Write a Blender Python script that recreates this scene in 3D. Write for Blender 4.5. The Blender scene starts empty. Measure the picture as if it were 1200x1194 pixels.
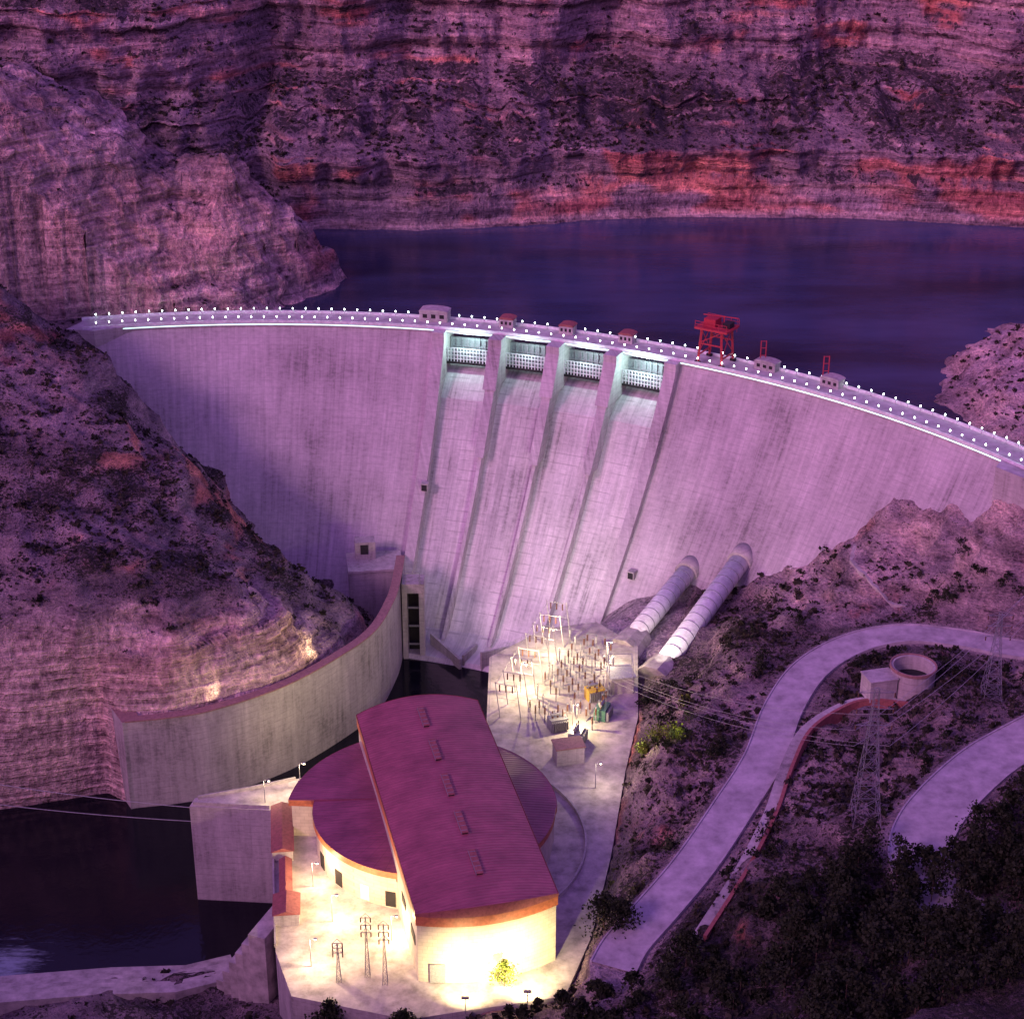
import bpy, math, random
import numpy as np
from mathutils import Vector, Matrix
random.seed(7); RNG=np.random.default_rng(11)
S=bpy.context.scene
S.view_settings.view_transform='Standard'; S.view_settings.look='None'; S.view_settings.exposure=0
R=math.radians
# ---------------------------------------------------------------- noise
_p=RNG.permutation(256); _p=np.concatenate([_p,_p,_p])
_g=RNG.normal(size=(256,3)); _g/=np.linalg.norm(_g,axis=1)[:,None]
def perlin(x,y,z):
    xi=np.floor(x).astype(int);yi=np.floor(y).astype(int);zi=np.floor(z).astype(int)
    xf=x-xi;yf=y-yi;zf=z-zi
    u=xf**3*(xf*(xf*6-15)+10);v=yf**3*(yf*(yf*6-15)+10);w=zf**3*(zf*(zf*6-15)+10)
    r=0
    for a in (0,1):
        for b in (0,1):
            for c in (0,1):
                h=_p[_p[_p[(xi+a)&255]+((yi+b)&255)]+((zi+c)&255)]
                g=_g[h]
                d=g[...,0]*(xf-a)+g[...,1]*(yf-b)+g[...,2]*(zf-c)
                r=r+d*(u if a else 1-u)*(v if b else 1-v)*(w if c else 1-w)
    return r*1.6
def fbm(x,y,z,o=4):
    r=0;a=1;f=1
    for i in range(o):
        r=r+a*perlin(x*f+i*17.3,y*f+i*5.1,z*f+i*9.7);a*=.5;f*=2.03
    return r
def ridged(x,y,z,o=4):
    r=0;a=1;f=1
    for i in range(o):
        r=r+a*(1-2*np.abs(perlin(x*f+i*7.3,y*f+i*3.1,z*f+i*1.7)));a*=.5;f*=2.1
    return r*.5
def blk(f,n=4): return .75*np.round(f*n)/n+.25*f
def sstep(a,b,x):
    t=np.clip((x-a)/(b-a),0,1);return t*t*(3-2*t)
# ---------------------------------------------------------------- materials
class NT:
    def __init__(s,name):
        s.m=bpy.data.materials.new(name);s.m.use_nodes=True
        s.t=s.m.node_tree;s.b=s.t.nodes['Principled BSDF'];s.out=s.t.nodes['Material Output']
    def n(s,typ,**k):
        n=s.t.nodes.new(typ)
        for a,v in k.items(): setattr(n,a,v)
        return n
    def l(s,a,b): s.t.links.new(a,b)
    def math(s,op,a,b=None,c=None,clamp=False):
        n=s.t.nodes.new('ShaderNodeMath');n.operation=op;n.use_clamp=clamp
        for i,v in enumerate((a,b,c)):
            if v is None: continue
            if isinstance(v,(int,float)): n.inputs[i].default_value=v
            else: s.l(v,n.inputs[i])
        return n.outputs[0]
    def ramp(s,f,*st):
        n=s.t.nodes.new('ShaderNodeValToRGB');e=n.color_ramp.elements
        while len(e)<len(st): e.new(.5)
        for i,(p,c) in enumerate(st):
            e[i].position=p;e[i].color=(*c,1) if len(c)==3 else c
        s.l(f,n.inputs[0]);return n.outputs[0]
    def mix(s,f,a,b,bt='MIX'):
        n=s.t.nodes.new('ShaderNodeMix');n.data_type='RGBA';n.blend_type=bt
        for v,i in ((f,0),(a,6),(b,7)):
            if isinstance(v,(int,float)): n.inputs[i].default_value=v
            elif isinstance(v,tuple): n.inputs[i].default_value=(*v,1)
            else: s.l(v,n.inputs[i])
        return n.outputs[2]
    def noise(s,vec,scale,detail=4,rough=.55,sc=None):
        if sc:
            mp=s.n('ShaderNodeMapping');mp.inputs['Scale'].default_value=sc;s.l(vec,mp.inputs[0]);vec=mp.outputs[0]
        n=s.n('ShaderNodeTexNoise');n.inputs['Scale'].default_value=scale
        n.inputs['Detail'].default_value=detail;n.inputs['Roughness'].default_value=rough
        s.l(vec,n.inputs['Vector']);return n.outputs[0]
    def bump(s,h,st=.4,d=.3,prev=None):
        n=s.n('ShaderNodeBump');n.inputs['Strength'].default_value=st;n.inputs['Distance'].default_value=d
        s.l(h,n.inputs['Height'])
        return n.outputs[0]
def simple(name,c,rough=.7,metal=0,var=.25,sc=.6,bump=0,det=3):
    t=NT(name);g=t.n('ShaderNodeNewGeometry');f=t.noise(g.outputs['Position'],sc,det,.65)
    lo=tuple(v*(1-var) for v in c);hi=tuple(min(1,v*(1+var)) for v in c)
    t.l(t.ramp(f,(.3,lo),(.7,hi)),t.b.inputs['Base Color'])
    t.b.inputs['Roughness'].default_value=rough;t.b.inputs['Metallic'].default_value=metal
    if bump: t.l(t.bump(f,bump,.15),t.b.inputs['Normal'])
    return t.m
def emis(name,c,st):
    t=NT(name);t.b.inputs['Base Color'].default_value=(*c,1)
    t.b.inputs['Emission Color'].default_value=(*c,1);t.b.inputs['Emission Strength'].default_value=st
    return t.m
def rockmat(name,veg,bumpd,a,b,vd=4):
    """vertex attribute Col carries mineral colour (rgb) and scrub density (alpha)"""
    t=NT(name);P=t.n('ShaderNodeNewGeometry').outputs['Position']
    at=t.n('ShaderNodeAttribute');at.attribute_name='Col'
    rk=t.noise(P,1,vd,.72,a);fi=t.noise(P,1,3,.7,b)
    f=t.math('ADD',t.math('MULTIPLY',rk,.55),t.math('MULTIPLY',fi,.45))
    tone=t.ramp(f,(.36,(.22,.20,.23)),(.45,(.70,.67,.70)),(.52,(1.08,1.06,1.05)),(.61,(1.85,1.78,1.70)))
    c=t.mix(1.0,at.outputs['Color'],tone,'MULTIPLY')
    vf=t.math('ADD',t.math('ADD',t.math('MULTIPLY',fi,.8),t.math('MULTIPLY',rk,.2)),t.math('MULTIPLY',t.math('SUBTRACT',at.outputs['Alpha'],.5),.26))
    vm=t.ramp(vf,(.545,(0,0,0)),(.61,(.92,.92,.92)))
    c=t.mix(vm,c,veg)
    t.l(c,t.b.inputs['Base Color']);t.b.inputs['Roughness'].default_value=.95
    t.b.inputs['Specular IOR Level'].default_value=.1
    t.l(t.bump(f,1.0,bumpd),t.b.inputs['Normal'])
    return t.m
M_terr=rockmat('hill_rock',(.026,.026,.020),3.8,(.09,.09,.30),(.8,.8,1.5))
M_cliff=rockmat('cliff_rock',(.040,.036,.038),6.0,(.035,.035,.42),(.42,.42,.30),4)
def concrete(name,base,uv=True,lift=2.6,joint=15.0,stain=1.0,ls=.5):
    t=NT(name)
    if uv: V=t.n('ShaderNodeTexCoord').outputs['UV']
    else: V=t.n('ShaderNodeNewGeometry').outputs['Position']
    s=t.n('ShaderNodeSeparateXYZ');t.l(V,s.inputs[0])
    if uv: u,v=s.outputs[0],s.outputs[1]
    else: u,v=t.math('ADD',s.outputs[0],s.outputs[1]),s.outputs[2]
    strk=t.noise(V,1,4,.7,(.5,.03,1) if uv else (.4,.4,.04))
    big=t.noise(V,.03,3,.65);fine=t.noise(V,1,4,.75,(.35,.9,1) if uv else (.6,.6,1.2))
    f=t.math('ADD',t.math('MULTIPLY',strk,.40*stain),t.math('ADD',t.math('MULTIPLY',big,.46),t.math('MULTIPLY',fine,.30)))
    k=.5*(.40*stain+.46+.30)
    c=t.ramp(f,(k-.15,tuple(x*.40 for x in base)),(k-.055,tuple(x*.78 for x in base)),(k+.03,tuple(x*1.0 for x in base)),(k+.13,tuple(min(.8,x*1.28) for x in base)))
    fr=t.math('FRACT',t.math('DIVIDE',v,lift));ln=t.math('LESS_THAN',fr,.10)
    fu=t.math('FRACT',t.math('DIVIDE',u,joint));lu=t.math('LESS_THAN',fu,.016)
    brk=t.ramp(t.noise(V,.12,2,.6),(.42,(0,0,0)),(.6,(1,1,1)))
    lines=t.math('MAXIMUM',t.math('MULTIPLY',t.math('MULTIPLY',ln,brk),ls),t.math('MULTIPLY',lu,t.math('MULTIPLY',brk,.45)))
    c=t.mix(t.math('MULTIPLY',lines,.8),c,tuple(x*.4 for x in base))
    t.l(c,t.b.inputs['Base Color']);t.b.inputs['Roughness'].default_value=.85
    return t.m
M_dam=concrete('dam_concrete',(.47,.42,.43),ls=.35)
M_chute=concrete('chute_concrete',(.54,.50,.50),lift=3.4,joint=300,stain=1.3,ls=.55)
M_conc=concrete('weathered_concrete',(.43,.40,.38),uv=False,lift=2.4,joint=9,ls=.5)
M_slab=simple('pale_concrete_ground',(.42,.38,.35),.9,sc=.25,var=.42,det=5)
M_road=simple('pale_asphalt',(.42,.38,.40),.9,sc=.2,var=.34,det=5)
M_dark=simple('dark_opening',(.02,.018,.02),.9)
M_steel=simple('grey_steel',(.30,.30,.33),.5,.4,sc=2)
M_gal=simple('galvanised_steel',(.42,.42,.42),.55,.2,sc=2)
M_white=simple('white_painted_steel',(.68,.68,.70),.45,sc=.5,var=.2)
M_red=simple('red_painted_steel',(.42,.03,.05),.5,sc=1.5)
M_rust=simple('rusty_red_coping',(.30,.10,.09),.8,sc=1)
M_cop=simple('brown_coping',(.30,.17,.15),.8,sc=1)
M_cer=simple('brown_ceramic',(.12,.05,.035),.3,sc=3)
M_yel=simple('yellow_paint',(.6,.42,.06),.5,sc=2)
M_grn=simple('green_paint',(.06,.16,.12),.5,sc=2)
M_fasc=simple('orange_fascia',(.46,.15,.07),.55,sc=1)
M_bark=simple('bark',(.09,.06,.045),.95,sc=4)
def leafmat(name,lo,hi):
    t=NT(name);g=t.n('ShaderNodeNewGeometry')
    f=t.noise(g.outputs['Position'],.45,2)
    t.l(t.ramp(f,(.35,lo),(.65,hi)),t.b.inputs['Base Color']);t.b.inputs['Roughness'].default_value=.8
    t.b.inputs['Specular IOR Level'].default_value=.1
    return t.m
M_leaf=leafmat('pine_foliage',(.010,.014,.008),(.038,.046,.025))
M_shrub=leafmat('scrub_foliage',(.016,.017,.012),(.055,.050,.034))
M_bush=leafmat('bush_foliage',(.08,.11,.02),(.18,.22,.04))
M_lampc=emis('crest_lamp_glow',(.80,1,.93),22)
M_litedge=emis('lit_crest_edge_emission',(.62,1,.90),1.5)  # emission stands in for lamplight falling on the crest road and parapet
M_litedge.cycles.emission_sampling='NONE'
M_lampw=emis('street_lamp_glow',(1,.85,.55),30)
def roofmat(name,c,radial=False):
    t=NT(name);tc=t.n('ShaderNodeTexCoord').outputs['Object'];s=t.n('ShaderNodeSeparateXYZ');t.l(tc,s.inputs[0])
    if radial:
        a=t.math('ARCTAN2',s.outputs[1],s.outputs[0]);fr=t.math('FRACT',t.math('MULTIPLY',a,9.5))
        ln=t.math('LESS_THAN',fr,.05);w=t.math('SINE',t.math('MULTIPLY',s.outputs[1],5.0))
    else:
        fr=t.math('FRACT',t.math('DIVIDE',s.outputs[1],1.25));ln=t.math('LESS_THAN',fr,.16)
        w=t.math('SINE',t.math('MULTIPLY',s.outputs[1],2*math.pi/1.25))
    nz=t.noise(tc,.10,4,.65);nf=t.noise(tc,1,4,.6,(.15,1.5,1))
    f=t.math('ADD',t.math('MULTIPLY',nz,.6),t.math('MULTIPLY',nf,.4))
    col=t.ramp(f,(.35,tuple(x*.65 for x in c)),(.65,tuple(x*1.3 for x in c)))
    col=t.mix(t.math('MULTIPLY',ln,.5),col,tuple(x*.4 for x in c))
    t.l(col,t.b.inputs['Base Color']);t.b.inputs['Roughness'].default_value=.5;t.b.inputs['Metallic'].default_value=.1
    t.l(t.bump(w,.35,.12),t.b.inputs['Normal']);return t.m
M_roof=roofmat('red_corrugated_roof',(.36,.10,.13))
M_roofr=roofmat('red_radial_roof',(.29,.085,.13),True)
def brickmat():
    t=NT('cream_block_wall');g=t.n('ShaderNodeNewGeometry').outputs['Position'];s=t.n('ShaderNodeSeparateXYZ');t.l(g,s.inputs[0])
    cb=t.n('ShaderNodeCombineXYZ');t.l(t.math('ADD',s.outputs[0],s.outputs[1]),cb.inputs[0]);t.l(s.outputs[2],cb.inputs[1])
    b=t.n('ShaderNodeTexBrick');t.l(cb.outputs[0],b.inputs['Vector']);b.inputs['Scale'].default_value=.5
    b.inputs['Color1'].default_value=(.46,.41,.32,1);b.inputs['Color2'].default_value=(.56,.50,.40,1);b.inputs['Mortar'].default_value=(.28,.24,.19,1)
    b.inputs['Mortar Size'].default_value=.03;b.inputs['Brick Width'].default_value=1.2;b.inputs['Row Height'].default_value=.6
    c=t.mix(.5,b.outputs['Color'],t.ramp(t.noise(g,.3,4),(.3,(.38,.34,.28)),(.7,(.60,.55,.45))))
    t.l(c,t.b.inputs['Base Color']);t.b.inputs['Roughness'].default_value=.85
    return t.m
M_brick=brickmat()
def watermat(name,c,rough,sc,st,foam=False):
    t=NT(name);P=t.n('ShaderNodeNewGeometry').outputs['Position']
    n1=t.noise(P,1,3,.6,sc)
    t.b.inputs['Roughness'].default_value=rough;t.b.inputs['IOR'].default_value=1.33
    t.l(t.bump(n1,st,.35),t.b.inputs['Normal'])
    if foam:
        vd=t.n('ShaderNodeVectorMath');vd.operation='DISTANCE';t.l(P,vd.inputs[0]);vd.inputs[1].default_value=(-150,428,0)
        d=t.math('ADD',vd.outputs['Value'],t.math('MULTIPLY',t.noise(P,1,5,.75,(.08,.35,1)),38))
        m=t.ramp(t.math('DIVIDE',d,40),(.50,(.75,.75,.75)),(.74,(0,0,0)))
        t.l(t.mix(m,c,(.36,.45,.5)),t.b.inputs['Base Color'])
    else:
        wv=t.ramp(t.noise(P,1,4,.6,(.006,.02,1)),(.35,tuple(x*.5 for x in c)),(.65,tuple(x*1.5 for x in c)))
        t.l(wv,t.b.inputs['Base Color'])
        t.l(t.ramp(t.noise(P,1,3,.6,(.008,.03,1)),(.4,(.08,.08,.08)),(.6,(.26,.26,.26))),t.b.inputs['Roughness'])
    return t.m
M_lake=watermat('reservoir_water',(.036,.050,.105),.16,(.25,.5,1),.3)
M_riv=watermat('river_water',(.006,.006,.011),.10,(.3,.3,1),.25,True)
# ---------------------------------------------------------------- mesh helpers
def link(o): S.collection.objects.link(o);return o
def mkobj(name,V,Fc,mats,mi=None,uvs=None,smooth=False,parent=None):
    me=bpy.data.meshes.new(name);me.from_pydata([tuple(v) for v in V],[],Fc)
    for m in mats: me.materials.append(m)
    if mi is not None: me.polygons.foreach_set('material_index',mi)
    if uvs is not None:
        ul=me.uv_layers.new(name='UVMap');li=np.zeros(len(me.loops),dtype=np.int32);me.loops.foreach_get('vertex_index',li)
        ul.data.foreach_set('uv',np.array(uvs,dtype=np.float32)[li].ravel())
    if smooth: me.polygons.foreach_set('use_smooth',[True]*len(me.polygons))
    me.update();o=link(bpy.data.objects.new(name,me))
    if parent: o.parent=parent
    return o
class MB:
    def __init__(s,*mats): s.V=[];s.F=[];s.I=[];s.m=list(mats)
    def add(s,V,F,i=0):
        o=len(s.V);s.V+=[tuple(v) for v in V];s.F+=[tuple(a+o for a in f) for f in F];s.I+=[i]*len(F)
    def box(s,c,d,i=0,rz=0,top=1.0):
        x,y,z=[k/2 for k in d];V=[]
        for zz,t in ((-z,1),(z,top)):
            for a,b in ((-x,-y),(x,-y),(x,y),(-x,y)):
                a*=t;b*=t
                V.append((c[0]+a*math.cos(rz)-b*math.sin(rz),c[1]+a*math.sin(rz)+b*math.cos(rz),c[2]+zz))
        s.add(V,[(3,2,1,0),(4,5,6,7),(0,1,5,4),(1,2,6,5),(2,3,7,6),(3,0,4,7)],i)
    def prism(s,poly,z0,z1,i=0,it=None):
        n=len(poly);A=sum(poly[k][0]*poly[(k+1)%n][1]-poly[(k+1)%n][0]*poly[k][1] for k in range(n))
        if A<0: poly=poly[::-1]
        V=[(p[0],p[1],z0) for p in poly]+[(p[0],p[1],z1) for p in poly]
        s.add(V,[(k,(k+1)%n,(k+1)%n+n,k+n) for k in range(n)]+[tuple(range(n-1,-1,-1))],i)
        s.add([V[k+n] for k in range(n)],[tuple(range(n))],i if it is None else it)
    def beam(s,p,q,w=.2,i=0): s.tube(p,q,w/2,w/2,4,i)
    def tube(s,p,q,r0,r1,n=8,i=0,cap=True):
        p=Vector(p);q=Vector(q);d=(q-p).normalized();a=d.orthogonal().normalized();b=d.cross(a);V=[]
        for c,r in ((p,r0),(q,r1)):
            for k in range(n):
                t=2*math.pi*k/n;V.append(c+a*math.cos(t)*r+b*math.sin(t)*r)
        F=[(k,(k+1)%n,(k+1)%n+n,k+n) for k in range(n)]
        if cap: F+=[tuple(range(n-1,-1,-1)),tuple(range(n,2*n))]
        s.add(V,F,i)
    def obj(s,name,smooth=False): return mkobj(name,s.V,s.F,s.m,s.I,smooth=smooth)
# ---------------------------------------------------------------- dam geometry
CX,CY,R0=-101.,384.,328.
def pol(r,th): return (CX+r*math.cos(R(th)),CY+r*math.sin(R(th)))
def prof(z):
    h=max(0,105-z);return R0-(1.5+.46*h+.0026*h*h)
def sweep(prf,t0,t1,step=.8,closed=True,caps=True):
    n=max(1,int(abs(t1-t0)/step));V=[];U=[];F=[];m=len(prf)
    for i in range(n+1):
        th=t0+(t1-t0)*i/n
        for r,z in prf:
            x,y=pol(r,th);V.append((x,y,z));U.append((-R(th)*320+1000+(r*.7 if caps==2 else 0),z))
    for i in range(n):
        for j in range(m if closed else m-1):
            a=i*m+j;b=i*m+(j+1)%m;F.append((a,b,b+m,a+m))
    if closed and caps: F+= [tuple(range(m-1,-1,-1)),tuple(range(n*m,n*m+m))]
    return V,F,U
dV=[];dF=[];dU=[];dI=[]
def addsw(sw,i):
    V,F,U=sw;o=len(dV);dV.extend(V);dU.extend(U);dF.extend([tuple(a+o for a in f) for f in F]);dI.extend([i]*len(F))
zl=[103.5,100,95,90,84,78,70,62,54,46,38,30,22,14,6,0,-12]
body=[(337.2,-12),(337.2,103.5)]+[(prof(z),z) for z in zl]
T0,T1=77.3,59.5
addsw(sweep(body,104,T0+.35),0);addsw(sweep(body,T1-.35,30),0)
RC=2.8
ch=[(337,-12),(337,84),(335,87.5),(331,88.3),(326.5,87.2),(321.5,84.2),(315,79.0)]+[(prof(z)-.6+RC,z) for z in (72,66,58,50,42,34,26,18,10,4)]+[(prof(2)-4,1.2),(prof(0)-12,1.5),(prof(-12)-12,-12)]
addsw(sweep(ch,T0+.3,T1-.3,.6),1)
def rib(th,w,proud,ztop,zbot,i=0,rback=337,vert=None):
    hw=math.degrees(w/2/318)
    zs=[z for z in np.arange(ztop,zbot+.5,-3)]+[zbot]
    pr=[(rback,zbot),(rback,ztop)]
    for z in zs:
        r=prof(z)-proud
        if vert is not None: r=min(r,vert)
        pr.append((r,z))
    addsw(sweep(pr,th+hw,th-hw,10,caps=2),i)
rib(T0,5.0,3.4,104.9,-12,0,vert=321.0);rib(T1,5.0,3.4,104.9,5,0,vert=321.0)
PA=[T0-(T0-T1)/4*k for k in (1,2,3)]
for a in PA:
    rib(a,5.6,6.4,104.9,86,0,vert=318.5)
    rib(a,4.0,5.4,86.2,62,0)
    rib(a,1.5,3.0,62.2,3,0)
mkobj('arch_gravity_dam',dV,dF,[M_dam,M_chute],dI,uvs=dU)
dV=[];dF=[];dU=[];dI=[]
addsw(sweep([(325.2,103.6),(338.4,103.6),(338.4,105),(325.2,105)],103.5,30.5),0)
for a,b in ((325.2,325.7),(337.9,338.4)):
    addsw(sweep([(a,105.0),(b,105.0),(b,106.1),(a,106.1)],103.5,30.5),1)
addsw(sweep([(325.0,104.25),(325.16,104.25),(325.16,104.6),(325.0,104.6)],103,31),2)  # thin glowing band added for the lit deck edge, not a light fitting
mkobj('crest_road',dV,dF,[M_road,M_white,M_litedge],dI,uvs=dU)
mb=MB(M_conc,M_road);mb.prism([(-184,701),(-172,699),(-160,703.8),(-146,707.5),(-146,716),(-176,718)],97,105.06,0,1)
mb.prism([(165,560),(172,572),(182,566),(200,545),(195,530),(180,540)],92,104.9,0,1);mb.obj('abutment_platform')
mb=MB(M_steel,M_lampc)
th=102.5
while th>31:
    for r in (326.4,337.2):
        x,y=pol(r,th);mb.tube((x,y,105),(x,y,107.2),.09,.07,5,0);
        mb.tube((x,y,107.1),(x,y,107.6),.25,.2,6,1)
    th-=.93
mb.obj('crest_lamps')
dV=[];dF=[];dU=[];dI=[]
for k in range(4):
    a=T0-(T0-T1)/4*k-.55;b=T0-(T0-T1)/4*(k+1)+.55
    addsw(sweep([(331.6,88),(332.2,88),(332.2,100),(331.6,100)],a,b,1),0)
    for z in (90,93,96,99.4): addsw(sweep([(331.0,z),(331.59,z),(331.59,z+.5),(331.0,z+.5)],a,b,1),0)
    for j in range(9):
        t=a+(b-a)*j/8;addsw(sweep([(330.7,88.5),(331.55,88.5),(331.55,100.2),(330.7,100.2)],t+.05,t-.05,1),0)
    addsw(sweep([(324.5,90.6),(328.5,90.6),(328.5,91.6),(324.5,91.6)],a+.1,b-.1,1),2)
    for z in (92.6,94.2,95.8,97.3): addsw(sweep([(324.7,z),(325.0,z),(325.0,z+.22),(324.7,z+.22)],a+.1,b-.1,1),1)
    for j in range(15):
        t=a+(b-a)*j/14;addsw(sweep([(324.68,91.6),(325.02,91.6),(325.02,97.4),(324.68,97.4)],t+.035,t-.035,1),1)
mkobj('spillway_gates',dV,dF,[M_steel,M_white,M_dark],dI,uvs=dU)
def hoist(th,r,w,d,h,name='hoist_house'):
    m=MB(M_conc,M_rust,M_dark);x,y=pol(r,th);rz=R(th-90)
    m.box((x,y,105.0+h/2),(w,d,h),0,rz);n=8;V=[];F=[]
    c,s_=math.cos(rz),math.sin(rz)
    for yy in (-d/2-.3,d/2+.3):
        for k in range(n+1):
            a=math.pi*k/n;X=-math.cos(a)*(w/2+.3);Z=105+h+.02+math.sin(a)*1.0
            V.append((x+X*c-yy*s_,y+X*s_+yy*c,Z))
    F=[(k,k+1,k+n+2,k+n+1) for k in range(n)]+[tuple(range(n,-1,-1)),tuple(range(n+1,2*n+2))]
    m.add(V,F,0 if w>7 else 1)
    for k in (-.3,0,.3): 
        X=k*w;yy=-d/2-.03;m.box((x+X*c-yy*s_,y+X*s_+yy*c,105+h*.55),(w*.16,.05,h*.4),2,rz)
    m.obj(name)
hoist(78.2,336.5,12,6,4.2)
for a in PA: hoist(a,336.5,6,5,3.4)
hoist(53.5,336.5,9,4.5,3.2);hoist(48.6,336.5,8,4.5,3.2)
for a in (53.9,49.2):
    m=MB(M_red);x,y=pol(337,a);m.beam((x-1,y,105),(x-1,y,116),.5);m.beam((x+1,y,105),(x+1,y,116),.5)
    for z in (107,110,113,115.8): m.beam((x-1,y,z),(x+1,y,z),.3)
    m.obj('red_gate_hoist_frame')
m=MB(M_red,M_dark);x,y=pol(332,57);rz=R(57-90);c,s_=math.cos(rz),math.sin(rz)
def W(a,b,z): return (x+a*c-b*s_,y+a*s_+b*c,z)
for a in (-5.2,5.2):
    for b in (-5,5):
        m.beam(W(a,b,105),W(a*.82,b*.9,119),1.2)
        m.box(W(a,b,105.5),(2.2,1.2,1),1,rz)
    m.beam(W(a,-5,108.5),W(a,5,108.5),.7);m.beam(W(a,-5,108.5),W(a*.82,4.5,119),.5);m.beam(W(a,5,108.5),W(a*.82,-4.5,119),.5)
for b in (-5,5): m.beam(W(-5,b,113.5),W(5,b,113.5),.7);m.beam(W(-5,b,113.5),W(4.3,b*.9,119),.45)
m.box(W(0,0,119.5),(14,11,.8),0,rz);m.box(W(-2,0,121.4),(5,5,3.0),0,rz);m.box(W(4.5,1,120.9),(3,4,2),1,rz)
for a in (-6.8,-3.4,0,3.4,6.8):
    for b in (-5.4,5.4): m.beam(W(a,b,119.9),W(a,b,122.4),.26)
for b in (-5.4,5.4):
    for z in (121.2,122.4): m.beam(W(-6.8,b,z),W(6.8,b,z),.24)
m.beam(W(-6,0,123.6),W(9,0,124.6),.5);m.beam(W(3,0,120),W(3,0,124.5),.5);m.beam(W(8.6,0,124.4),W(8.6,0,119),.15)
m.obj('gantry_crane')
# ---------------------------------------------------------------- terrain
slab=[(-99,460),(-73.5,458),(-64.3,391),(-58,373),(-27,364),(14,373),(22,398),(29,434),(36,480),(42,512),(45,560),(31,578),(12,573),(-8,552),(-8.5,505),(-40,483),(-67,475.5),(-98,464.5)]
river=[(-600,500),(-260,504),(-175,510),(-139,521),(-130,514),(-101,519),(-80,534),(-61.5,556),(-50.8,574),(-46,596),(-46,645),(0,645),(6,600),(0,575),(0,550),(0,508),(-38,470),(-66,464),(-68,440),(-66,436),(-80,433),(-97,426),(-119,424),(-151,420),(-260,410),(-600,400)]
def inside(poly,x,y):
    r=np.zeros(x.shape,bool);n=len(poly)
    for i in range(n):
        x1,y1=poly[i];x2,y2=poly[(i+1)%n]
        cnd=((y1>y)!=(y2>y))&(x<(x2-x1)*(y-y1)/(y2-y1+1e-12)+x1);r^=cnd
    return r
def dpoly(pts,x,y,closed=True):
    d=np.full(x.shape,1e9);n=len(pts)
    for i in range(n if closed else n-1):
        ax,ay=pts[i][:2];bx,by=pts[(i+1)%n][:2];L=(bx-ax)**2+(by-ay)**2+1e-9
        t=np.clip(((x-ax)*(bx-ax)+(y-ay)*(by-ay))/L,0,1)
        d=np.minimum(d,np.hypot(x-ax-t*(bx-ax),y-ay-t*(by-ay)))
    return d
cp="""-167 696 93;-162 689 79;-141 680 60;-116 669 42;-101 658 28;-87 646 16;-69 635 10;-52 628 6
30 609 13;46 614 25;64 601 31;84 598 40;113 590 56;130 584 68;150.5 574 84;170 563 98
-79 591 42;-92 600 55;-106 610 68;-128 619 85;-149 633 100;-157 653 108;-178 655 118;-196 656 135
-175 520 64;-145 522 61;-113 525 60;-92 540 55;-76 553 46;-63 582 31;-160 525 63;-175 545 74;-186 598 100;-138 581 79;-159 620 102;-107 572 62;-55 590 28;-60 610 22;-185 512 25;-200 525 68
-114 517 31;-90 530 31;-70 547 31;-145 521 30;-175 514 22;-230 560 85;-230 650 145;-260 600 130;-300 700 200
-104 740 97;-91 762 97;-78 785 97;-95 812 97;-135 850 97;-115 722 95;-82 791 114;-98 772 136;-122 760 156;-170 750 176;-210 735 201;-147 740 127;-179 724 146;-209 700 150;-108 758 126;-104 747 103;-130 735 102;-178 708 107;-195 695 118;-140 718 100;-128 728 99;-160 721 106;-240 800 190;-180 830 140;-300 850 200;-200 690 120;-186 675 116
161 638 97;172 664 97;201 673 115;180 593 107;172 622 103;230 600 128;260 660 140;200 710 97;240 740 98;300 760 120;185 560 104
210 540 112;200 480 82;190 400 82;250 450 105;170 517 57;155 500 57
36 440 37;40 480 38;47 520 37;50 560 33;31 592 25;46 600 29;56 575 32;12 590 14;0 590 4
52.6 470 54;39 420 46;25 413 38;20 398 37;58 528 42;66 500 50;78.7 560 47;103 565 52;120 560 58;144 565 73;168 540 88;169 531 72;146 544 63;60 550 36
168 517 58;132 529 57;114 524 56;98 509 55;86 486 54;76 459 53;64 435 52;51 409 51;39 390 50;30 375 49
129 461 60;101 448 57;93 401 60;82 405 57;152 463 63;112 490 57;140 490 60
149 449 65;132 433 65;113 409 65;108 390 65;107 372 66
67 379 60;43 358 52;83 350 72;120 342 80;132 384 72;93 306 88;59 325 70;21 356 46;-9 356 36;-45 360 30;-71 388 12;-62 372 24;-99 412 4;-146 402 6;-119 423 1;-151 419 1;-80 428 2;-97 423 2;-72 410 8;-200 380 20
-150 300 60;-60 320 45;150 250 150;0 280 80;0 200 130;0 0 290;-300 0 290;300 0 320;-300 300 120;320 300 200;-900 400 330;900 500 330;-900 0 400;900 0 400;-900 700 330;900 700 330
-80 745 66;0 745 62;90 705 62;140 675 80;0 850 60;100 850 60;200 800 66;300 850 60;-60 800 70;0 700 40;-60 700 40;60 680 40;120 640 50;-110 700 60;500 850 60;900 900 60
-110 514 -6;-180 470 -8;-100 480 -8;-50 530 -8;-30 600 -8;-20 560 -8;-170 440 -7;-90 440 -7;-20 622 -5;-40 500 -8"""
CP=np.array([[float(v) for v in q.split()] for l in cp.split('\n') for q in l.split(';')])
X=CP[:,:2];n=len(X);A=np.hypot(X[:,None,0]-X[None,:,0],X[:,None,1]-X[None,:,1])
Pm=np.c_[np.ones(n),X/300];Mx=np.block([[A,Pm],[Pm.T,np.zeros((3,3))]])
sol=np.linalg.solve(Mx+1e-9*np.eye(n+3),np.r_[CP[:,2],0,0,0])
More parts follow.
